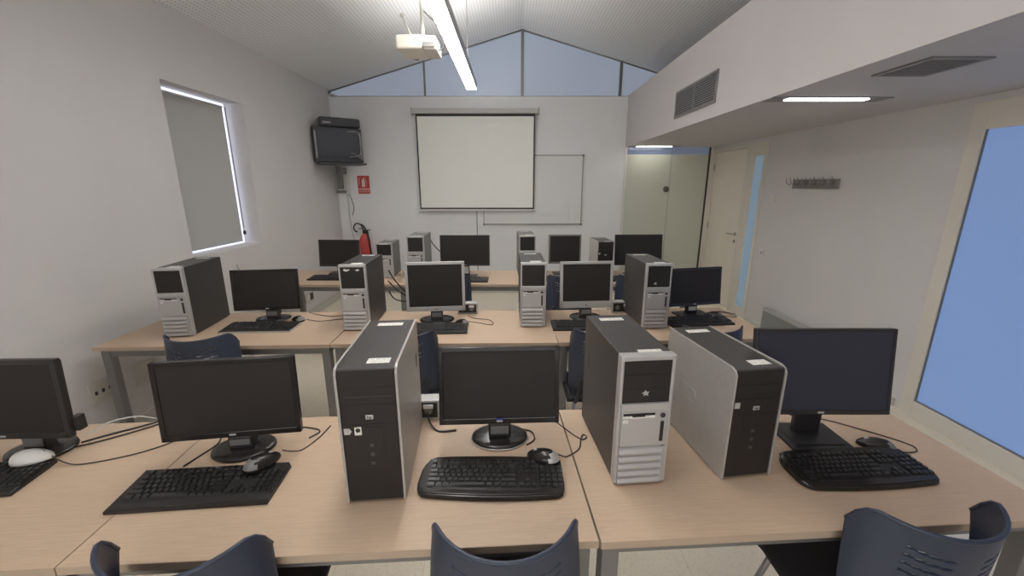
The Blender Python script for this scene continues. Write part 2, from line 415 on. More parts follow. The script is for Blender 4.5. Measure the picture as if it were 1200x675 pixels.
# sockets low on the left wall (rotated to face the room)
def sk2(t):
    for k in (-.045, 0, .045):
        MB().box(-.0135,-.012,k-.009,k+.009,-.012,.012).build('outlet', BLK, t)
wallplate('wall_socket', 'cream double socket box low on left wall before the second row desk leg', 'socket', (XL,2.40,.40), 1, .17,.14, BASEB, sk2, math.pi)
wallplate('wall_socket', 'plain cream box low on left wall just behind the second row desk leg', 'socket', (XL,2.72,.38), 1, .18,.15, BASEB, None, math.pi)
def sk3(t): MB().box(-.0135,-.012,-.09,.0,-.045,.045).build('outlet_cluster', BLK, t); MB().box(-.0145,-.012,.0,.08,-.04,.04).build('cover', WHITE, t)
wallplate('wall_socket', 'cream socket box with dark outlets at foot of left wall behind second row', 'socket', (XL,5.15,.27), 1, .22,.12, BASEB, sk3, math.pi)
o = MB().lathe([(.012,0),(.012,.02),(.006,.028)], M=Matrix.Rotation(math.pi/2,4,'Y'), n=12).build('wall_plug', BLK); o.location = (XL, 3.18, 1.06); tag(o, 'tiny black plug on the left wall below the blind window', 'plug')

# ------------------------------------------------------------------ back wall things
ps = thing('projection_screen', 'pulled down projection screen with dark border on the back wall', 'projection screen', (-.53, YB-.07, 1.31))
MB().box(-.905,.905,-.035,.04,1.375,1.445, bev=.008).box(-.925,-.905,-.04,.045,1.36,1.455, m=None).box(.905,.925,-.04,.045,1.36,1.455).build('housing', mat('screen_case',(.50,.49,.47,1),.4), ps)
MB().box(-.865,.865,-.004,-.002,.02,1.375).build('border', RUB, ps)
MB().box(-.845,.845,-.0055,-.004,.045,1.34).build('screen_fabric', SCRW, ps)
MB().box(-.885,.885,-.014,.01,.0,.022, bev=.004).build('bottom_bar', WHITE, ps)
wb = thing('whiteboard', 'white marker board half hidden behind the projection screen', 'whiteboard', (.315, YB, 1.10))
MB().box(-.745,.745,-.018,-.001,.0,1.02).build('board', WBM, wb)
MB().box(-.75,.75,-.022,-.001,-.01,.012).box(-.75,.75,-.022,-.001,1.01,1.026).box(-.755,-.742,-.022,-.001,-.01,1.026).box(.742,.755,-.022,-.001,-.01,1.026).build('frame', ALU, wb)
for sx in (-.75,.75):
    for z in (0,1.016): MB().box(sx-.014,sx+.014,-.026,-.001,z-.016,z+.016, bev=.004).build('corner_cap', GREYM, wb)
cable([(-.54,YB-.012,1.30),(-.54,YB-.012,.8),(-.54,YB-.012,.10)], 'thin grey conduit running down the back wall under the screen', .008, GRILL)

sg = thing('extinguisher_sign', 'small red fire extinguisher sign on the back wall below the television', 'sign', (-2.25, YB-.001, 1.56))
MB().box(-.09,.09,-.004,0,.075,.265, m=SIGNR).box(-.09,.09,-.004,0,.0,.062, m=SIGNR).build('plate', None, sg)
p = MB(); p.box(-.025,.02,-.006,-.0045,.10,.20, bev=.0005); p.box(-.012,.008,-.006,-.0045,.20,.225); p.tube([(-.002,-.0055,.225),(.03,-.0055,.24)], .004, n=5)
p.tube([(.03,-.0055,.22),(.045,-.0055,.17),(.04,-.0055,.12)], .003, n=5)
p.tube([(-.07,-.0055,.12),(-.06,-.0055,.16),(-.07,-.0055,.19),(-.055,-.0055,.235)], .004, n=5)
p.build('pictogram', WHITE, sg)
MB().text('EXTINTOR', .034, WHITE, Matrix.Translation((0,-.0048,.031)) @ Matrix.Rotation(math.pi/2,4,'X')).build('lettering', None, sg)

fe = thing('fire_extinguisher', 'red fire extinguisher with black hose hung on the back wall', 'fire extinguisher', (-2.27, YB-.10, .50))
MB().lathe([(.07,0),(.083,.01),(.085,.03),(.085,.33),(.078,.38),(.055,.43),(.03,.455),(.022,.47)], n=28).build('cylinder', RED, fe)
MB().lathe([(.022,.47),(.026,.48),(.026,.51),(.012,.52)], n=16).box(-.01,.10,-.008,.008,.515,.525).box(-.005,.085,-.007,.007,.54,.55, M=Matrix.Rotation(R(-8),4,'Y')).build('valve', BLK, fe)
MB().tube(smooth_path([(0,-.02,.50),(-.03,-.03,.60),(-.10,-.04,.62),(-.14,-.04,.56),(-.11,-.05,.50),(-.09,-.05,.51)]), .010, n=8).tube(smooth_path([(-.04,-.03,.61),(.02,-.05,.58),(.075,-.06,.45),(.095,-.07,.28),(.10,-.05,.10)]), .011, n=8).build('hose', RUB, fe)
MB().box(-.03,.03,.082,.10,.3,.5).build('wall_bracket', BLK, fe)

# tv on wall bracket (front turned towards the middle of the room)
tv = thing('television', 'dark boxy television on a wall bracket in the left back corner', 'television', (-2.37, 5.87, 1.985), R(33))
MB().box(-.31,.31,-.06,.04,0,.45, bev=.012).build('bezel', mat('tv_plastic',(.032,.032,.040,1),.45), tv)
b2 = MB(); bb = bmesh.new()
A = [(-.27,.04,.02),(.27,.04,.02),(.27,.04,.43),(-.27,.04,.43)]; B = [(-.06,.30,.06),(.16,.30,.06),(.16,.30,.34),(-.06,.30,.34)]
va = [bb.verts.new(p) for p in A]; vb = [bb.verts.new(p) for p in B]
bb.faces.new(va); bb.faces.new(vb[::-1])
for i in range(4): bb.faces.new((va[i],va[(i+1)%4],vb[(i+1)%4],vb[i]))
bmesh.ops.recalc_face_normals(bb, faces=bb.faces); b2._merge(bb, None); b2.build('rear_housing', MATS['tv_plastic'], tv)
MB().box(-.265,.265,-.066,-.058,.06,.41, bev=.004).build('screen', mat('crt_glass',(.035,.036,.045,1),.3,spec=.4), tv)
for s in (-1,1): MB().box(s*.285-.010,s*.285+.010,-.066,-.06,.05,.40).build('speaker_strip', GRILL, tv)
MB().tube(smooth_path([(.12,-.075,.40),(.22,-.085,.405),(.27,-.09,.36),(.275,-.09,.20),(.25,-.088,.10),(.12,-.075,.075)]), .007, n=6).tube(smooth_path([(.14,-.075,.12),(.20,-.082,.115),(.26,-.088,.06)]), .006, n=6).build('retaining_strap', ALU, tv)
vc = thing('video_recorder', 'dark rounded video recorder lying on top of the television', 'video recorder', (-2.35, 5.88, 2.437), R(33))
MB().box(-.24,.28,-.07,.15,0,.125, bev=.035, seg=4).build('body', MATS['tv_plastic'], vc)
MB().box(-.20,-.10,-.0735,-.069,.04,.065).build('badge', GRILL, vc)
br = thing('tv_bracket', 'grey wall bracket arm and shelf plate carrying the television', 'bracket', (-2.45, 6.05, 1.55))
MB().box(-.26,.33,-.22,.18,.405,.425, M=Matrix.Translation((.06,-.19,0))@Matrix.Rotation(R(33),4,'Z')@Matrix.Translation((0,.0,0))).build('shelf_plate', DARKM, br)
MB().box(-.10,-.03,.10,.17,.08,.405, bev=.004).build('arm', GREYM, br)
MB().box(-.09,-.04,.17,.345,.30,.39, bev=.004).build('wall_plate', GREYM, br)
jb = thing('junction_box', 'white plastic connection box on the wall under the television', 'box', (-2.575, YB-.001, 1.55))
MB().box(-.07,.12,-.06,0.001,-.0,.29, bev=.006).build('housing', WHITE, jb)
MB().box(-.06,.08,-.075,-.061,.02,.06, bev=.004).build('lower_latch', GRILL, jb)
cable([(-2.52,YB-.02,1.55),(-2.50,YB-.02,1.45),(-2.50,YB-.02,1.2),(-2.47,YB-.015,.75),(-2.46,YB-.015,.10)], 'pale thin cable running straight down from the white box to the desk', .006, CORDW)
cable([(-2.49,YB-.05,1.56),(-2.45,YB-.04,1.50),(-2.42,YB-.03,1.36),(-2.45,YB-.03,1.24)], 'short dark cable end dangling from the white box on wall', .006, GREYM)

# projector hanging beside the lamp
pj_ = thing('projector', 'white ceiling projector on a pole beside the linear lamp', 'projector', (-.60, 3.0, 2.525))
MB().box(-.14,.03,-.11,.13,0,.085, bev=.02, seg=4).box(.035,.115,-.10,.12,.0,.05, bev=.006).box(.03,.11,-.08,.10,.055,.085, bev=.006).build('body', mat('projector_white',(.8,.75,.66,1),.4), pj_)
MB().lathe([(.03,0),(.034,.01),(.03,.05)], M=Matrix.Translation((-.07,.13,.04))@Matrix.Rotation(-math.pi/2,4,'X'), n=20).build('lens', GLOSS, pj_)
MB().box(.035,.105,-.112,-.10,.012,.04).build('connector_panel', GRILL, pj_)
MB().tube([(.015,0,.085),(.015,0,eave(-.55)-2.525)], .012, n=10).lathe([(.06,.0),(.06,.012)], M=Matrix.Translation((.015,0,.084)), n=20).build('mount_pole', WHITE, pj_)
MB().tube([(-.05,-.02,.085),(-.10,-.06,.20)], .006, n=6).lathe([(.012,0),(.014,.012),(.008,.02)], M=Matrix.Translation((-.10,-.06,.195)), n=10).build('mount_arm', WHITE, pj_)
MB().tube(smooth_path([(.112,0,.02),(.15,-.02,.03),(.155,-.03,.08),(.12,-.01,.16),(.03,0,.25)]), .005, n=6).build('cable', GRILL, pj_)

# ------------------------------------------------------------------ desks
DW, DD, DH = 1.395, .675, .74
def make_desk(label, loc, rot, W=DW, D=DD):
    t = thing('desk', label, 'desk', loc, rot, 'beech topped classroom desks')
    MB().box(0,W,0,D,DH-.024,DH, m=WOOD).build('desktop', None, t)
    e = MB().box(-.0015,W+.0015,-.0015,0,DH-.0235,DH-.0008).box(-.0015,0,0,D,DH-.0235,DH-.0008).box(W,W+.0015,0,D,DH-.0235,DH-.0008).build('edge_band', EDGE, t)
    for x in (.012, W-.062):
        for y in (.03, D-.08): MB().box(x,x+.05,y,y+.05,0.0,DH-.0245, bev=.003).build('leg', GREYM, t)
    MB().box(.062,W-.062,.035,.06,DH-.075,DH-.0245).build('front_rail', GREYM, t)
    MB().box(.062,W-.062,D-.06,D-.035,DH-.075,DH-.0245).build('back_rail', GREYM, t)
    for x in (.017, W-.057): MB().box(x,x+.04,.08,D-.08,DH-.075,DH-.0245).build('side_rail', GREYM, t)
    return t
d = make_desk('front row desk at the left edge with a keyboard and white mouse', (-2.555,.752,0), R(3.3))
def dd(label, x, y, r): return dup(d, (x,y,0), R(r), label)
dd('middle front row desk carrying two keyboards and a black tower', -1.157,.834, 3.3)
dd('right front row desk carrying two towers by the blue window', .2445,.910, 3.4)
dd('left desk of the second row by the blind window', -2.512,2.285, 2.1)
dd('middle desk of the second row holding the silver monitor', -1.112,2.339, 1.1)
dd('right desk of the second row nearest the door', .291,2.366, 3.0)
dd('left desk of the back row below the red extinguisher', -2.44,3.89, 0.3)
dd('middle desk of the back row below the projection screen', -1.03,3.90, 0)
dd('right desk of the back row before the glass partition', .375,3.90, 0.6)
DZ = DH+.0005

# ------------------------------------------------------------------ towers
def FX(y): return Matrix.Translation((0,y,0)) @ Matrix.Rotation(math.pi/2,4,'X')
def tower_silver(label, loc, rot, W=.172, D=.43, H=.447, topm=DARKM, torn=None):
    t = thing('computer_tower', label, 'computer tower', loc, rot, 'towers with silver fronts'); f = -D/2; w = W/2
    MB().box(-w+.002,w-.002,f+.035,D/2,.006,H-.003, bev=.004).build('case', topm, t)
    MB().box(-w+.01,w-.01,f+.05,D/2-.02,0,.007).build('foot_rails', RUB, t)
    h0, h1 = .290*H/.447, .430*H/.447
    m = MB()
    m.box(-w,-w+.0115,f+.004,f+.036,.004,H, bev=.005, seg=3); m.box(w-.0115,w,f+.004,f+.036,.004,H, bev=.005, seg=3)
    m.box(-w+.004,w-.004,f+.001,f+.036,h1,H, bev=.006, seg=3)
    m.box(-w+.012,w-.012,f+.007,f+.036,.006,.136)
    m.box(w-.024,w-.012,f+.002,f+.036,.006,.136)
    m.box(-w+.012,w-.012,f+.003,f+.036,.139,h0-.028, bev=.002)
    m.build('front_bezel', SILV, t)
    MB().box(-w+.006,w-.006,f-.003,f+.03,h0-.026,h0, bev=.005, seg=3).build('middle_band', SILV, t)
    m = MB(); m.box(-w+.010,w-.010,f+.007,f+.03,h0-.001,h1+.003, m=BEZ)
    for k in (1,2): z = h0+(h1-h0)*k/3; m.box(-w+.014,w-.014,f+.0062,f+.0075,z-.0012,z+.0012, m=KEYG)
    m.build('drive_bay', None, t)
    if torn:
        tx, tz = torn
        pt = [(-.016,.002),(-.007,.006),(-.003,.013),(.002,.006),(.011,.007),(.005,.001),(.007,-.008),(-.001,-.004),(-.009,-.008),(-.006,-.001)]
        MB().prism(pt, 0, .0006, M=Matrix.Translation((tx,f+.0068,h0+tz)) @ Matrix.Rotation(math.pi/2,4,'X')).build('torn_sticker', SILV, t)
    z = h0-.045
    m = MB(); m.box(-w+.016,w-.052,f+.0005,f+.01,z-.006,z+.004, m=STICK, bev=.002); m.box(-w+.018,w-.054,f-.0002,f+.01,z+.004,z+.010, m=KEYG)
    m.box(-w+.045,w-.085,f-.0006,f+.01,z-.001,z+.006, m=KEYG, bev=.002)
    m.build('floppy_slot', None, t)
    MB().lathe([(.008,0),(.0085,.003),(.006,.005)], M=Matrix.Translation((w-.028,f+.0035,h0-.044)) @ Matrix.Rotation(math.pi/2,4,'X'), n=18).build('power_button', DARKM, t)
    MB().box(w-.033,w-.022,f+.0012,f+.01,.155*H/.447,.225*H/.447).build('port_strip', BLK, t)
    MB().box(-w+.018,-w+.034,f+.0024,f+.0035,.222*H/.447,.234*H/.447).build('badge', STICK, t)
    for k in range(5):
        z0 = .008+k*.0262
        lv = MB(); lv.prism([(f+.036,z0),(f-.004,z0),(f-.006,z0+.007),(f-.001,z0+.017),(f+.006,z0+.0215),(f+.036,z0+.0215)], -w+.010, w-.010-.012, M=Matrix(((0,0,1,0),(1,0,0,0),(0,1,0,0),(0,0,0,1))))
        lv.build('louvre', SILV, t)
    MB().box(-w+.012,w-.012,f+.0062,f+.0072,.010,.134, m=SILV2).build('vent_recess', None, t)
    MB().box(-.02,.055,D/2-.40,D/2-.355,H-.0028,H-.0018).build('asset_sticker', STICK, t)
    MB().box(-.045,.045,D/2-.07,D/2-.04,H-.0028,H-.0018).build('rear_sticker', STICK, t)
    MB().box(-w+.0012,-w+.0022,D/2-.07,D/2-.055,.25,.30).build('side_latch', BLK, t)
    m = MB(); m.box(-w+.01,w-.01,D/2,D/2+.002,.02,H-.02, m=SILVS); m.box(-w+.02,-w+.06,D/2+.002,D/2+.008,.2,.3, m=BLK); m.box(-w+.02,w-.02,D/2+.002,D/2+.004,H-.085,H-.03, m=GDARK)
    m.build('rear_plate', None, t)
    return t
def tower_black(label, loc, rot, W=.177, D=.43, H=.447, hp=False, badges=2):
    t = thing('computer_tower', label, 'computer tower', loc, rot, 'towers with black fronts'); f = -D/2; w = W/2
    MB().box(-w+.006,w-.006,f+.006,D/2,.006,H-.004, bev=.004).build('case', DARKM, t)
    MB().box(-w+.01,w-.01,f+.05,D/2-.02,0,.007).build('foot_rails', RUB, t)
    for s in (-1,1):
        pr = [(f,.004),(D/2,.004),(D/2,H-.003),(f+.025,H),(f+.008,H-.006),(f,H-.02)]
        x0 = -w if s<0 else w-.007
        MB().prism(pr, x0, x0+.007, M=Matrix(((0,0,1,0),(1,0,0,0),(0,1,0,0),(0,0,0,1)))).build('side_panel', SILVS, t)
    m = MB(); m.box(-w+.0072,w-.0072,f+.002,f+.03,.008,H-.006, m=GLOSS if False else BEZ, bev=.004)
    for z in (H*.86, H*.74, H*.60): m.box(-w+.012,w-.012,f+.0012,f+.003,z-.001,z+.001, m=KEYG)
    m.box(-w+.05,w-.05,f+.0012,f+.003,H*.60-.18,H*.60-.01, m=BEZ)
    m.build('front_panel', None, t)
    MB().box(-w+.02,w-.02,f+.0008,f+.003,H*.79,H*.80, bev=.0008).build('optical_drive_slot', BLK, t)
    m = MB(); m.box(-.011,.011,f+.0005,f+.003,H*.635,H*.635+.014, m=SILV, bev=.002)
    m.text('hp', .013, BEZ, Matrix.Translation((0,f-.0002,H*.635+.007)) @ Matrix.Rotation(math.pi/2,4,'X'), depth=.0004)
    m.build('logo_badge', None, t)
    m = MB()
    for k in range(3): m.box(-.006,.006,f+.0004,f+.003,H*.43-k*.03,H*.43-k*.03+.012, m=mat('port_grey',(.06,.055,.05,1),.4), bev=.0015)
    m.build('port_cluster', None, t)
    if badges == 1:
        MB().box(-w+.012,-w+.030,f+.0008,f+.003,H*.66,H*.66+.020, bev=.001).build('licence_sticker', SILV, t)
    elif badges:
        MB().prism([(-w+.012,0),(-w+.028,0),(-w+.034,.010),(-w+.028,.020),(-w+.012,.020)], 0, .0008, M=Matrix.Translation((0,f+.0018,H*.53)) @ Matrix.Rotation(math.pi/2,4,'X')).build('processor_sticker', SILV, t)
        m = MB(); m.box(-w+.042,-w+.062,f+.0006,f+.003,H*.53-.003,H*.53+.023, m=STICK); m.lathe([(.007,0),(.007,.001)], m=DARKM, M=Matrix.Translation((-w+.052,f+.0008,H*.53+.013))@Matrix.Rotation(math.pi/2,4,'X'), n=14)
        m.build('licence_sticker', None, t)
    MB().box(-.005,.06,f+.035,f+.07,H-.0042,H-.0032).build('asset_sticker', STICK, t)
    MB().box(-.045,.045,D/2-.065,D/2-.035,H-.0042,H-.0032).build('rear_sticker', STICK, t)
    MB().box(w-.0005,w+.0012,D/2-.075,D/2-.06,.28,.33).build('side_latch', BLK, t)
    if hp:
        e = MB(); e.text('hp', .13, SILVS, Matrix.Translation((-w-.0005,.04,H*.52)) @ Matrix.Rotation(-math.pi/2,4,'Z') @ Matrix.Rotation(math.pi/2,4,'X'), depth=.0012)
        e.build('embossed_logo', None, t)
    m = MB(); m.box(-w+.01,w-.01,D/2,D/2+.002,.02,H-.02, m=SILVS); m.box(-w+.02,-w+.06,D/2+.002,D/2+.008,.2,.3, m=BLK)
    m.build('rear_plate', None, t)
    return t
def tpos(fx, fy, rot, W, D):     # from the front-left bottom corner to the base centre
    r = R(rot); return (fx+math.cos(r)*W/2-math.sin(r)*D/2, fy+math.sin(r)*W/2+math.cos(r)*D/2, DZ)

GT = mat('grey_painted_steel', (.15,.148,.145,1), .4, metal=.3)
tower_black('black fronted tower with silver sides on the middle front desk', tpos(-.499,1.045,5.5,.175,.43), R(5.5), W=.175)
tower_silver('silver fronted tower with dark sides in the front row left of its black neighbour', tpos(.327,1.124,5.3,.172,.41), R(5.3), D=.41, torn=(0,.03))
tower_black('shorter black fronted tower with silver sides by the wide front right monitor', tpos(.687,1.150,8,.176,.40), R(8), W=.176, D=.40, H=.392, hp=True, badges=1)
ts = tower_silver('silver fronted tower at left end of the second row under the blind window', tpos(-2.215,2.45,7,.172,.44), R(7), D=.44)
tb = dup(ts, tpos(-1.118,2.575,2.5,.172,.43), R(2.5), 'silver fronted tower just left of the second row silver monitor')
MB().prism([(-.055,.0),(-.04,-.008),(-.02,-.002),(-.012,.008),(-.03,.006),(-.05,.009)],0,.0006,M=Matrix.Translation((0,-.22+.0068,.410))@Matrix.Rotation(math.pi/2,4,'X')).build('torn_sticker', STICK, tb)
MB().prism([(.02,.0),(.035,-.006),(.05,.002),(.04,.008),(.028,.004)],0,.0006,M=Matrix.Translation((0,-.22+.0068,.410))@Matrix.Rotation(math.pi/2,4,'X')).build('torn_sticker', STICK, tb)
dup(ts, tpos(.057,2.648,1.2,.172,.43), R(1.2), 'silver fronted tower between the two silver monitors of the second row')
tower_silver('silver fronted tower in the second row nearest the door', tpos(.880,2.606,4,.172,.43), R(4), torn=(-.02,.022))
tower_silver('small silver tower on the back row right beside the red extinguisher', tpos(-1.413,4.20,1,.168,.33), R(1), W=.168, D=.33, H=.362, topm=GT)
t4 = tower_silver('tall silver tower on the back row left of the middle wide monitor', tpos(-1.063,4.11,1,.170,.42), R(1), topm=GT)
dup(t4, tpos(.072,4.205,3,.17,.36), R(3), 'back row silver tower right behind the centre second row tower')
tower_black('black fronted tower with pale sides on the back row beside the white wall', tpos(.865,4.12,1,.165,.36), R(2), W=.168, D=.38, H=.392, badges=1)

# ------------------------------------------------------------------ monitors
def monitor(label, x, y, zb, yaw, tilt, W, H, style, base='oval', bx=0., by=.035, group='flat monitors on the desks', yb=None, brand='hp', th=.022, bs=1.0):
    # x,y = bottom centre of the panel front; root stands at the foot
    r = R(yaw); bw = (W, H)
    off = Vector((bx, by, 0)); rot = Matrix.Rotation(r, 4, 'Z')
    root = Vector((x,y,DZ)) + rot @ off
    t = thing('monitor', label, 'monitor', root, r, group)
    M = Matrix.Translation(-off) @ Matrix.Translation((0,0,zb)) @ Matrix.Rotation(-R(tilt), 4, 'X')   # panel frame: x across, z up, front at y=0
    silver = style == 'silver'
    fm = SILV if silver else (GLOSS if style=='gloss' else BLK)
    bz = .020 if silver else (.017 if style != 'thin' else .010)
    bzb = (.034 if W>.40 else .050) if silver else (.022 if style != 'thin' else .016)
    m = MB(); m.box(-W/2,-W/2+bz,0,th,0,H, bev=.003, M=M); m.box(W/2-bz,W/2,0,th,0,H, bev=.003, M=M)
    m.box(-W/2+.002,W/2-.002,0,th,H-bz,H, bev=.003, M=M); m.box(-W/2+.002,W/2-.002,0,th,0,bzb, bev=.003, M=M)
    m.build('bezel', fm, t)
    MB().box(-W/2+bz-.002,W/2-bz+.002,.0035,.012,bzb-.002,H-bz+.002, M=M).build('screen', SCREEN, t)
    m = MB(); m.box(-W/2+.008,W/2-.008,th-.004,th+.012,.008,H-.008, bev=.006, M=M); m.box(-W*.3,W*.3,th+.008,th+.035,H*.12,H*.8, bev=.012, M=M)
    m.build('back_cover', BLK, t)
    if brand: MB().box(-.011,.011,-.0008,.002,bzb*.35,bzb*.35+.007, M=M).build('badge', SILV if not silver else GREYM, t)
    if base == 'oval':
        MB().lathe([(.098,0),(.102,.004),(.100,.010),(.085,.014),(.03,.018)], n=40, sx=1.05*bs, sy=.82*bs).build('base', GLOSS, t)
        MB().box(-.042,.042,-.02,.022,.012,zb-.004, bev=.008).box(-.042,.042,.012,.04,.03,zb+.07, bev=.006).build('neck', BLK, t)
        MB().box(-.034,.034,-.024,-.018,.030,max(.05,zb-.015), bev=.002).build('neck_trim', SILV2, t)
    elif base == 'rect':
        MB().box(-.115,.115,-.10,.09,0,.010, bev=.004).box(-.09,.09,-.06,.07,.010,.013, bev=.001).build('base', BLK, t)
        MB().box(-.05,.05,.02,.045,.012,zb+.12, bev=.006).build('neck', BLK, t)
    else:
        MB().prism([(-.11,-.07),(.11,-.07),(.12,-.05),(.12,.06),(-.12,.06),(-.12,-.05)],0,.012,bev=.003).build('base', SILV if silver else BLK, t)
        MB().box(-.04,.04,-.015,.02,.010,zb+.07, bev=.005).build('neck', BLK, t)
        MB().box(-.032,.032,-.0175,-.0145,.035,zb-.015, bev=.002).build('neck_trim', STICK if not silver else SILV2, t)
    return t
ma = monitor('black monitor on the left half of the middle front desk', -.995,1.285,.068,8.3,3, .46,.292, 'gloss', by=.03, bx=.015)
mb = monitor('black monitor between the two tall towers on the middle front desk', -.046,1.353,.079,2.6,9, .445,.29, 'gloss', by=.032)
MB().lathe([(.1035,.002),(.105,.004),(.1035,.006)], n=40, sx=1.05, sy=.82).build('base_rim', SILV, mb)
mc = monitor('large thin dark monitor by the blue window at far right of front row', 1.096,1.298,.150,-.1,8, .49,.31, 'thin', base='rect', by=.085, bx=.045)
part_of(mc,'screen').data.materials[0] = mat('reflection_tinted_screen', (.036,.037,.052,1), .5, spec=.25)  # blue of the window's reflection mixed into the screen colour
md = monitor('black monitor cut off by the left edge of the photo', -1.775,1.255,.080,2,3, .455,.29, 'black', bx=.06, by=.05)
me_ = monitor('black monitor on the second row left desk by the blind window', -1.746,2.794,.078,8,5, .445,.29, 'gloss', bx=.02, by=.035, bs=1.1)
mf = monitor('silver framed square monitor on the middle second row desk', -.536,2.775,.075,6.7,-1, .41,.355, 'silver', by=.03, bs=1.15)
mg = monitor('silver framed square monitor on the right second row desk', .540,2.850,.076,4,4.5, .385,.34, 'silver', by=.02, bs=1.1)
mh = monitor('black monitor on the second row right desk in front of the door', 1.352,2.90,.080,12,6, .43,.28, 'black', base='flat', bx=.0, by=.04)
mi = monitor('black monitor on back row left desk beside the red extinguisher', -1.879,4.381,.084,-1.8,7, .445,.29, 'black', base='flat', by=.03)
mj = monitor('wide black monitor at the middle of the back row under the screen', -.49,4.205,.125,0.5,3, .515,.32, 'thin', base='flat', by=.06)
mk = monitor('square monitor with thin pale frame on the back row', .57,4.36,.120,3,3, .352,.312, 'black', base='flat', by=.05)
part_of(mk,'bezel').data.materials[0] = GREYM
ml = monitor('wide black monitor on the back row before the glass partition', 1.348,4.30,.115,3,6, .51,.325, 'thin', base='flat', by=.06)
MB().box(-.012,.012,-.0385,-.0365,.10,.106).build('power_light', BLULED, mb)
MB().box(.160,.185,-.03,.0,.095,.15, bev=.004).build('side_port_hub', BLK, md)

# ------------------------------------------------------------------ keyboards
def keyblocks(t, sx, y0, z0, zslope, silver=False):
    kw = .019
    def blk(name, keys):
        m = MB()
        for (cx, cy, w) in keys:
            z = z0 + zslope*(cy-y0)
            x0, x1 = sx+cx-w/2+.001, sx+cx+w/2-.001
            b = bmesh.new(); lo = [b.verts.new(p) for p in ((x0,cy-.0085,z),(x1,cy-.0085,z),(x1,cy+.0085,z),(x0,cy+.0085,z))]
            hi = [b.verts.new(p) for p in ((x0+.0022,cy-.0062,z+.0065),(x1-.0022,cy-.0062,z+.0065),(x1-.0022,cy+.0066,z+.0068),(x0+.0022,cy+.0066,z+.0068))]
            b.faces.new(hi)
            for k in range(4): b.faces.new((lo[k],lo[(k+1)%4],hi[(k+1)%4],hi[k]))
            m._merge(b, None)
        return m.build(name, KEY, t)
    Y = [y0+k*.0195 for k in range(6)]; X0 = -.205
    blk('escape_key', [(X0+.009, Y[5]+.005, kw)])
    fk = []
    for g in range(3):
        for k in range(4): fk.append((X0+.048+g*.088+k*kw+.0, Y[5]+.005, kw))
    blk('function_keys', fk)
    L = []
    for k in range(13): L.append((X0+.009+k*kw, Y[4], kw))
    L.append((X0+.009+13*kw+.009, Y[4], kw*2))
    L.append((X0+.014, Y[3], kw*1.5))
    for k in range(12): L.append((X0+.038+k*kw, Y[3], kw))
    L.append((X0+.038+12*kw+.005, Y[3], kw*1.5))
    L.append((X0+.016, Y[2], kw*1.75))
    for k in range(11): L.append((X0+.043+k*kw, Y[2], kw))
    L.append((X0+.043+11*kw+.012, Y[2], kw*2.3))
    L.append((X0+.021, Y[1], kw*2.25))
    for k in range(10): L.append((X0+.052+k*kw, Y[1], kw))
    L.append((X0+.052+10*kw+.018, Y[1], kw*2.7))
    xs = X0
    for w in (1.5,1.2,1.2,6.0,1.2,1.2,1.2,1.5): L.append((xs+w*kw/2, Y[0], w*kw)); xs += w*kw
    blk('letter_keys', L)
    Nn = []
    for k in range(3):
        Nn += [(X0+.302+k*kw, Y[5]+.005, kw), (X0+.302+k*kw, Y[4], kw), (X0+.302+k*kw, Y[3], kw)]
    blk('navigation_keys', Nn)
    blk('arrow_keys', [(X0+.302+k*kw, Y[0], kw) for k in range(3)]+[(X0+.302+kw, Y[1], kw)])
    Q = []
    for j in range(5):
        for k in range(4): Q.append((X0+.369+k*kw, Y[j], kw))
    blk('number_pad', Q)
def kbd(label, cx, cy, rot, style='flat', rim=None, group='black keyboards'):
    t = thing('keyboard', label, 'keyboard', (cx,cy,DZ), R(rot), group)
    W = .455
    if style == 'curved':
        pts = []
        n = 28
        for k in range(n+1):
            u = -1+2*k/n; pts.append((u*.215, -.098+.012*u*u))
        pts = pts[1:-1] + [(.214,-.084),(.225,-.074),(.231,-.060),(.234,-.040),(.232,.02),(.227,.048),(.218,.066),(.206,.077)]
        for k in range(n//2+1):
            u = 1-2*k/(n/2); pts.append((u*.192, .090-.007*u*u))
        pts += [(-.208,.075),(-.220,.062),(-.228,.046),(-.234,.02),(-.236,-.040),(-.233,-.060),(-.226,-.074),(-.215,-.084)]
        MB().prism(pts, .002, .016, bev=.006, z1f=lambda x,y: .016+(y+.09)*.05).build('case', GLOSS, t)
        MB().box(-.217,.232,-.058,.072,.016,.0185, M=Matrix.Rotation(R(2.9),4,'X')).build('key_well', KEYG, t)
        keyblocks(t, .0, -.047, .0175, .05)
        pm = MB(); pp = [(-.218+.436*k/20, -.0665+.004*math.cos(k/20*math.pi*2)) for k in range(21)] + [(.212-.424*k/20, -.091+.010*((1-2*k/20)**2)) for k in range(21)]
        pm.prism(pp, .012, .0195, bev=.003); pm.build('palm_rest', GLOSS, t)
    else:
        pts = [(-.228,-.088),(.228,-.088),(.228,.075),(-.228,.075)]
        MB().prism(pts, .001, .012, bev=.003, z1f=lambda x,y: .013+(y+.09)*.07).build('case', BLK, t)
        if rim: MB().box(-.230,.230,-.092,-.087,.0,.010).box(.228,.231,-.088,.075,.002,.014).build('rim', rim, t)
        MB().box(-.215,.230,-.058,.070,.0148,.0165, M=Matrix.Rotation(R(4),4,'X')).build('key_well', KEYG, t)
        keyblocks(t, .0, -.046, .0165, .07)
        MB().box(-.225,.225,-.086,-.066,.010,.0155, bev=.002).build('palm_edge', BLK, t)
        MB().box(-.02,.015,.0655,.072,.0225,.0255).build('logo_strip', SILV2, t)
    return t
ka = kbd('black straight keyboard on the desk before the left front monitor', -.980,1.115,5.2,'flat',rim=BLK)
kb = kbd('glossy curved black keyboard in front of the middle front monitor', -.066,1.153,-.5,'curved')
kc = kbd('black curved keyboard in front of the far right front monitor', 1.163,1.200,3.5,'curved')
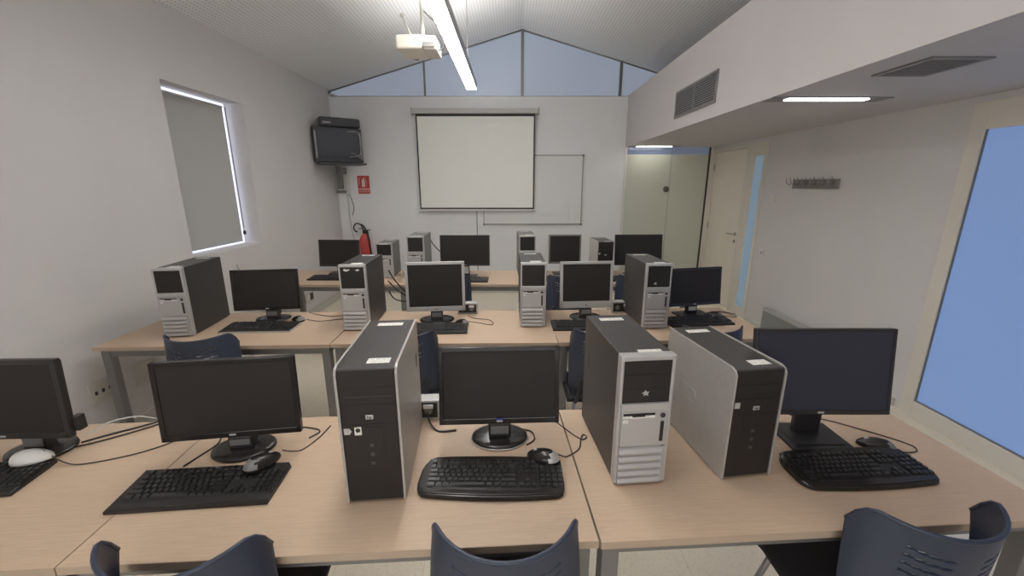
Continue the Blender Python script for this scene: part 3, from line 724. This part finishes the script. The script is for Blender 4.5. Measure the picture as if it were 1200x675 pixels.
kd = kbd('black keyboard cut off at the left edge of the photo', -1.80,1.125,10,'flat')
ke = kbd('black keyboard with pale front rim on the second row left desk', -1.70,2.625,2.8,'flat',rim=SILV)
kf = kbd('black keyboard under the middle second row silver monitor', -.528,2.600,2.5,'flat',rim=BLK)
kg = kbd('black keyboard half hidden beside the centre second row tower', .500,2.665,1,'flat',rim=BLK)
kh = kbd('black keyboard on the second row right desk before the door', 1.31,2.755,7,'flat',rim=BLK)
ki = kbd('black keyboard on the back row left desk by the small tower', -1.87,4.155,0,'flat')
kj = kbd('black keyboard in front of the wide middle back row monitor', -.47,4.06,0,'flat')
kk = kbd('black keyboard under the thin framed square back row monitor', .535,4.12,0,'flat')
kl = kbd('black keyboard on the right back row desk behind the second row towers', 1.22,4.10,0,'flat')

# ------------------------------------------------------------------ mice
def mouse(label, x, y, z, rot, m1=GLOSS, m2=SILV2, pts=None):
    t = thing('mouse', label, 'mouse', (x,y,z), R(rot), 'computer mice')
    prof = []
    b = bmesh.new(); bmesh.ops.create_uvsphere(b, u_segments=24, v_segments=16, radius=1)
    for v in b.verts:
        X,Y,Z = v.co; w = .035*(1-.10*Y)
        v.co = Vector((X*w, Y*.059, max(0,Z)*.034*(1-.25*Y)+(.002 if Z>0 else 0)))
    mm = MB(); mm._merge(b, m1, smooth=True)
    mm.build('body', None, t)
    # rear shell
    b = bmesh.new(); bmesh.ops.create_uvsphere(b, u_segments=24, v_segments=16, radius=1.015)
    bmesh.ops.delete(b, geom=[v for v in b.verts if v.co.y > .38*-1 or v.co.z < .02], context='VERTS')
    for v in b.verts:
        X,Y,Z = v.co; w = .035*(1-.10*Y); v.co = Vector((X*w, Y*.059, max(0,Z)*.034*(1-.25*Y)+.002))
    MB()._merge(b, m2, smooth=True).build('rear_shell', None, t)
    MB().lathe([(.001,-.004),(.009,-.004),(.009,.004),(.001,.004)], M=Matrix.Translation((0,.028,.022))@Matrix.Rotation(math.pi/2,4,'Y'), n=16).build('wheel', SILV, t)
    if pts: cord(t, pts)
    return t
zc = DZ+.003
mouse('black mouse lying on the right end of the left front keyboard', -.838,1.190,DZ+.033,-35, pts=[(-.80,1.245,DZ+.045),(-.78,1.27,zc+.02),(-.765,1.31,zc),(-.74,1.38,zc),(-.73,1.46,zc)])
mouse('black mouse with grey back at the right end of the glossy curved keyboard', .108,1.232,DZ+.021,68, m2=SILV, pts=[(.155,1.248,DZ+.028),(.185,1.262,zc+.004),(.20,1.27,zc),(.245,1.31,zc),(.262,1.37,zc),(.275,1.40,zc),(.287,1.385,zc),(.27,1.368,zc),(.245,1.39,zc),(.205,1.45,zc),(.16,1.52,zc)])
mouse('black mouse behind the far right curved keyboard', 1.345,1.325,DZ+.001,60, m2=SILV2, pts=[(1.39,1.30,zc+.003),(1.43,1.29,zc),(1.475,1.30,zc),(1.48,1.34,zc),(1.40,1.42,zc),(1.28,1.51,zc),(1.17,1.54,zc)])
mouse('white mouse at the left edge beside the cut off keyboard', -1.640,1.215,DZ+.030,-75, m1=mat('mouse_white',(.62,.61,.58,1),.35), m2=MATS['mouse_white'], pts=[(-1.59,1.225,DZ+.04),(-1.55,1.225,DZ+.012),(-1.50,1.225,zc),(-1.42,1.25,zc),(-1.33,1.30,zc),(-1.27,1.37,zc),(-1.26,1.45,zc),(-1.27,1.52,zc)])
mouse('black mouse beside the pale rimmed keyboard in the second row', -1.535,2.79,DZ+.001,60, pts=[(-1.48,2.80,zc+.003),(-1.38,2.77,zc),(-1.25,2.81,zc),(-1.18,2.86,zc),(-1.22,2.92,zc),(-1.33,2.88,zc),(-1.45,2.92,zc),(-1.55,2.98,zc)])
mouse('black mouse beside the keyboard of the middle second row silver monitor', -.350,2.715,DZ+.001,50, pts=[(-.31,2.745,zc+.006),(-.23,2.73,zc),(-.155,2.69,zc),(-.13,2.72,zc),(-.17,2.80,zc),(-.27,2.83,zc),(-.33,2.90,zc)])
mouse('black mouse behind the keyboard before the door', 1.500,2.895,DZ+.001,60, pts=[(1.55,2.90,zc+.003),(1.62,2.86,zc),(1.66,2.88,zc),(1.62,2.96,zc),(1.52,3.01,zc)])

# ------------------------------------------------------------------ desk socket boxes
def deskbox(label, x, y, rot):
    t = thing('desk_socket_box', label, 'socket box', (x,y,DZ), R(rot), 'socket boxes on desk back edges')
    MB().box(-.075,.075,-.025,.035,0,.085, bev=.004).build('housing', SILV, t)
    MB().box(-.066,.066,-.028,-.0245,.010,.075).build('face', BLK, t)
    for x_ in (-.035,.03): MB().lathe([(.017,0),(.017,.003),(.013,.0035)], M=Matrix.Translation((x_,-.028,.042))@Matrix.Rotation(math.pi/2,4,'X'), n=16).build('outlet', GREYM, t)
    MB().box(.01,.05,-.034,-.028,.052,.07, bev=.002).build('plug', WHITE, t)
    return t
deskbox('silver rimmed socket box behind the middle front row monitor', -.375,1.535,3)
deskbox('silver rimmed socket box right of the middle second row silver monitor', -.335,2.97,1)
deskbox('silver rimmed socket box right of the right second row silver monitor', .835,3.005,3)

# ------------------------------------------------------------------ loose cables
cable([(-.345,1.49,DZ+.045),(-.33,1.46,DZ+.02),(-.30,1.43,zc),(-.27,1.42,zc),(-.22,1.43,zc)], 'black plug lead from the socket box to the middle front monitor', .004)
cable([(.03,1.44,zc),(.075,1.42,zc),(.085,1.37,zc),(.055,1.335,zc)], 'dark cord looping under the middle front monitor', .003)
cable([(-1.10,1.45,zc),(-1.12,1.40,zc),(-1.10,1.34,zc),(-1.115,1.27,zc),(-1.13,1.215,zc)], 'thin wavy black cord beneath the left front monitor', .003)
cable([(-.955,1.47,zc),(-.80,1.445,zc),(-.755,1.42,zc),(-.775,1.375,zc+.002)], 'thin dark cord behind the right edge of the left front monitor', .0025)
cable([(-1.60,1.36,DZ+.03),(-1.56,1.41,DZ+.05),(-1.50,1.46,DZ+.045),(-1.46,1.505,DZ-.0+.006)], 'pale cord curling behind the cut off left monitor', .003, CORDW)
cable([(-1.62,1.35,zc),(-1.56,1.40,zc),(-1.48,1.46,zc),(-1.43,1.51,zc)], 'black lead running to the desk back edge at far left', .0035)
cable([(-1.64,1.31,zc),(-1.56,1.355,zc),(-1.46,1.44,zc),(-1.40,1.505,zc)], 'brown lead running along the far left desk top', .003, CORDM)
cable([(.11,1.66,.66),(.16,1.64,.655),(.24,1.63,.69),(.31,1.62,.72)], 'thick black cable strung behind the gap of front desks', .008)
# cables behind second row tower and back row tower
for k, (a, b_, c) in enumerate((((-.93,3.02,1.06),(-.90,3.10,.95),(-.80,3.17,.80)), ((-.94,3.02,.98),(-.88,3.08,.88),(-.78,3.14,.79)), ((-.94,3.02,.90),(-.90,3.06,.82),(-.76,3.12,.77)))):
    cable([a, b_, c, (c[0]+.12, c[1]+.02, c[2]-.12)], ['upper black lead fanning from the tower by the silver monitor', 'middle black lead fanning from the tower by the silver monitor', 'lowest black lead fanning from the tower by the silver monitor'][k], .005, group='leads behind the second row tower')
cable([(-.925,4.545,1.13),(-.88,4.56,1.04),(-.80,4.57,.95),(-.70,4.58,.88)], 'black lead between the tall back row tower and wide monitor', .006)
cable([(-2.02,2.95,1.12),(-2.00,2.97,1.0),(-1.985,2.97,.9),(-1.95,2.98,.80),(-1.90,2.99,zc+.003)], 'speckled lead hanging down the rear of the leftmost tower', .006, CORDW)
cable([(1.50,2.98,zc),(1.60,3.00,zc),(1.68,2.93,zc)], 'short dark cord on the desk before the door', .003)
cable([(-1.35,2.2,.10),(-1.6,1.9,.03),(-2.2,1.95,.02),(-2.45,2.25,.02),(-2.3,2.6,.02),(-1.8,2.7,.02)], 'tangled black power lead on the floor behind the front row', .010)

# ------------------------------------------------------------------ chairs
def make_chair(label, loc, rot):
    t = thing('chair', label, 'chair', loc, rot, 'navy plastic classroom chairs')
    NU, NV = 72, 100
    def P(u, v):
        th = u*R(84); au = abs(u)
        w = .186 + .010*math.sin(v*math.pi)
        zt = .866+.014*math.sin(th)**2 - .075*(max(0,au-.72)/.28)**2
        z = .47+v*(zt-.47)
        y = -.175-.040*v + .172*(.40+.60*v)*(1-math.cos(th)) + .02*(1-v)**2
        x = w*math.sin(th)
        if v < .18: x *= 1-.25*((.18-v)/.18)**2
        return Vector((x, y, z))
    b = bmesh.new()
    vs = [[b.verts.new(P(-1+2*i/NU, j/NV)) for i in range(NU+1)] for j in range(NV+1)]
    slots = []
    for k in range(4):
        for s in (-1,1): slots.append((s, .87-k*.060))
    for j in range(NV):
        for i in range(NU):
            u = -1+2*(i+.5)/NU; v = (j+.5)/NV
            hole = False
            for s, sv in slots:
                uu = u*s
                if .12 < uu < .50:
                    c = sv - .035*(1-(uu-.12)/.38)
                    if abs(v-c) < .0085: hole = True
            if not hole: b.faces.new((vs[j][i], vs[j][i+1], vs[j+1][i+1], vs[j+1][i]))
    m = MB(); m._merge(b, None, smooth=True)
    o = m.build('backrest', BLUE, t)
    sm = o.modifiers.new('thickness','SOLIDIFY'); sm.thickness = .008; sm.offset = 0
    MB().tube([P(-1+2*i/24,1)+Vector((0,0,.001)) for i in range(25)], .006, n=8).build('top_rim', BLUE, t)
    b = bmesh.new(); N = 16
    g = [[b.verts.new(((-1+2*i/N)*.21*(1-.10*(j/N)**4), -.17+j/N*.40, .452-.012*math.cos((-1+2*i/N)*1.5)*math.sin(j/N*3.1)-.02*max(0,(j/N-.8)/.2)**2)) for i in range(N+1)] for j in range(N+1)]
    for j in range(N):
        for i in range(N): b.faces.new((g[j][i],g[j][i+1],g[j+1][i+1],g[j+1][i]))
    m = MB(); m._merge(b, None, smooth=True); o = m.build('seat', SEATM, t)
    sm = o.modifiers.new('thickness','SOLIDIFY'); sm.thickness = .022; sm.offset = 0
    for s in (-1,1):
        MB().tube(smooth_path([(s*.165,-.155,.43),(s*.19,-.19,.2),(s*.20,-.215,.0)],4), .0105, n=8).build('leg', CHROME, t)
        MB().tube(smooth_path([(s*.165,.175,.43),(s*.20,.21,.2),(s*.21,.225,.0)],4), .0105, n=8).build('leg', CHROME, t)
        MB().tube(smooth_path([(s*.165,.10,.435),(s*.165,-.14,.435),(s*.155,-.19,.47),(s*.14,-.20,.60)],5), .010, n=8).build('back_support', BLK, t)
    MB().tube([(-.165,.15,.432),(.165,.15,.432)], .010, n=8).tube([(-.165,-.14,.432),(.165,-.14,.432)], .010, n=8).build('seat_frame', CHROME, t)
    return t
ch = make_chair('navy chair pushed in at the middle of the front row', (-.02,.945,0), R(2))
def cc(label, x, y, r): return dup(ch, (x,y,0), R(r), label)
cc('dark chair at the bottom left below the left front keyboard', -.795,.895, 3)
cc('dark slotted chair at the bottom right below the far right keyboard', 1.088,1.000, 4)
cc('navy chair in the second row beneath the leftmost tower', -1.765,2.26, 4)
cc('navy chair behind the tall black tower, under the second row silver monitor', -.625,2.32, 0)
cc('navy chair behind the front row silver tower', .535,2.35, 0)
cc('navy chair at the second row right desk above the short black tower', 1.190,2.40, 0)
cc('navy chair partly seen behind the middle second row silver monitor', -.58,3.82, 0)
cc('navy chair partly seen between centre tower and right silver monitor', .52,3.82, 0)
cc('navy chair partly seen right of the right silver monitor', 1.17,3.82, 0)

# ------------------------------------------------------------------ light, camera
def area(name, loc, rot, sx, sy, power, col):
    l = bpy.data.lights.new(name, 'AREA'); l.shape = 'RECTANGLE'; l.size = sx; l.size_y = sy; l.energy = power; l.color = col
    o = bpy.data.objects.new(name, l); COL.objects.link(o); o.location = loc; o.rotation_euler = rot; return o
area('rear_fill_light', (-.45,YF+.02,1.6), (R(90),0,0), 2.9, 1.4, 26, (1,.95,.90))  # unseen area lamp added behind the viewer for ambient fill
w = bpy.data.worlds.new('World'); SC.world = w; w.use_nodes = True
w.node_tree.nodes['Background'].inputs[0].default_value = (.62,.70,.85,1); w.node_tree.nodes['Background'].inputs[1].default_value = .6
cam = bpy.data.cameras.new('camera'); co = bpy.data.objects.new('camera', cam); COL.objects.link(co)
co.location = (0,0,1.68); co.rotation_euler = (R(90-14.06),0,0)
cam.sensor_width = 36; cam.lens = 479/1200*36; cam.clip_start = .02
SC.camera = co
vs = SC.view_settings
vs.view_transform = 'Standard'; vs.look = 'None'; vs.gamma = 1; vs.exposure = 0.0; vs.use_curve_mapping = False
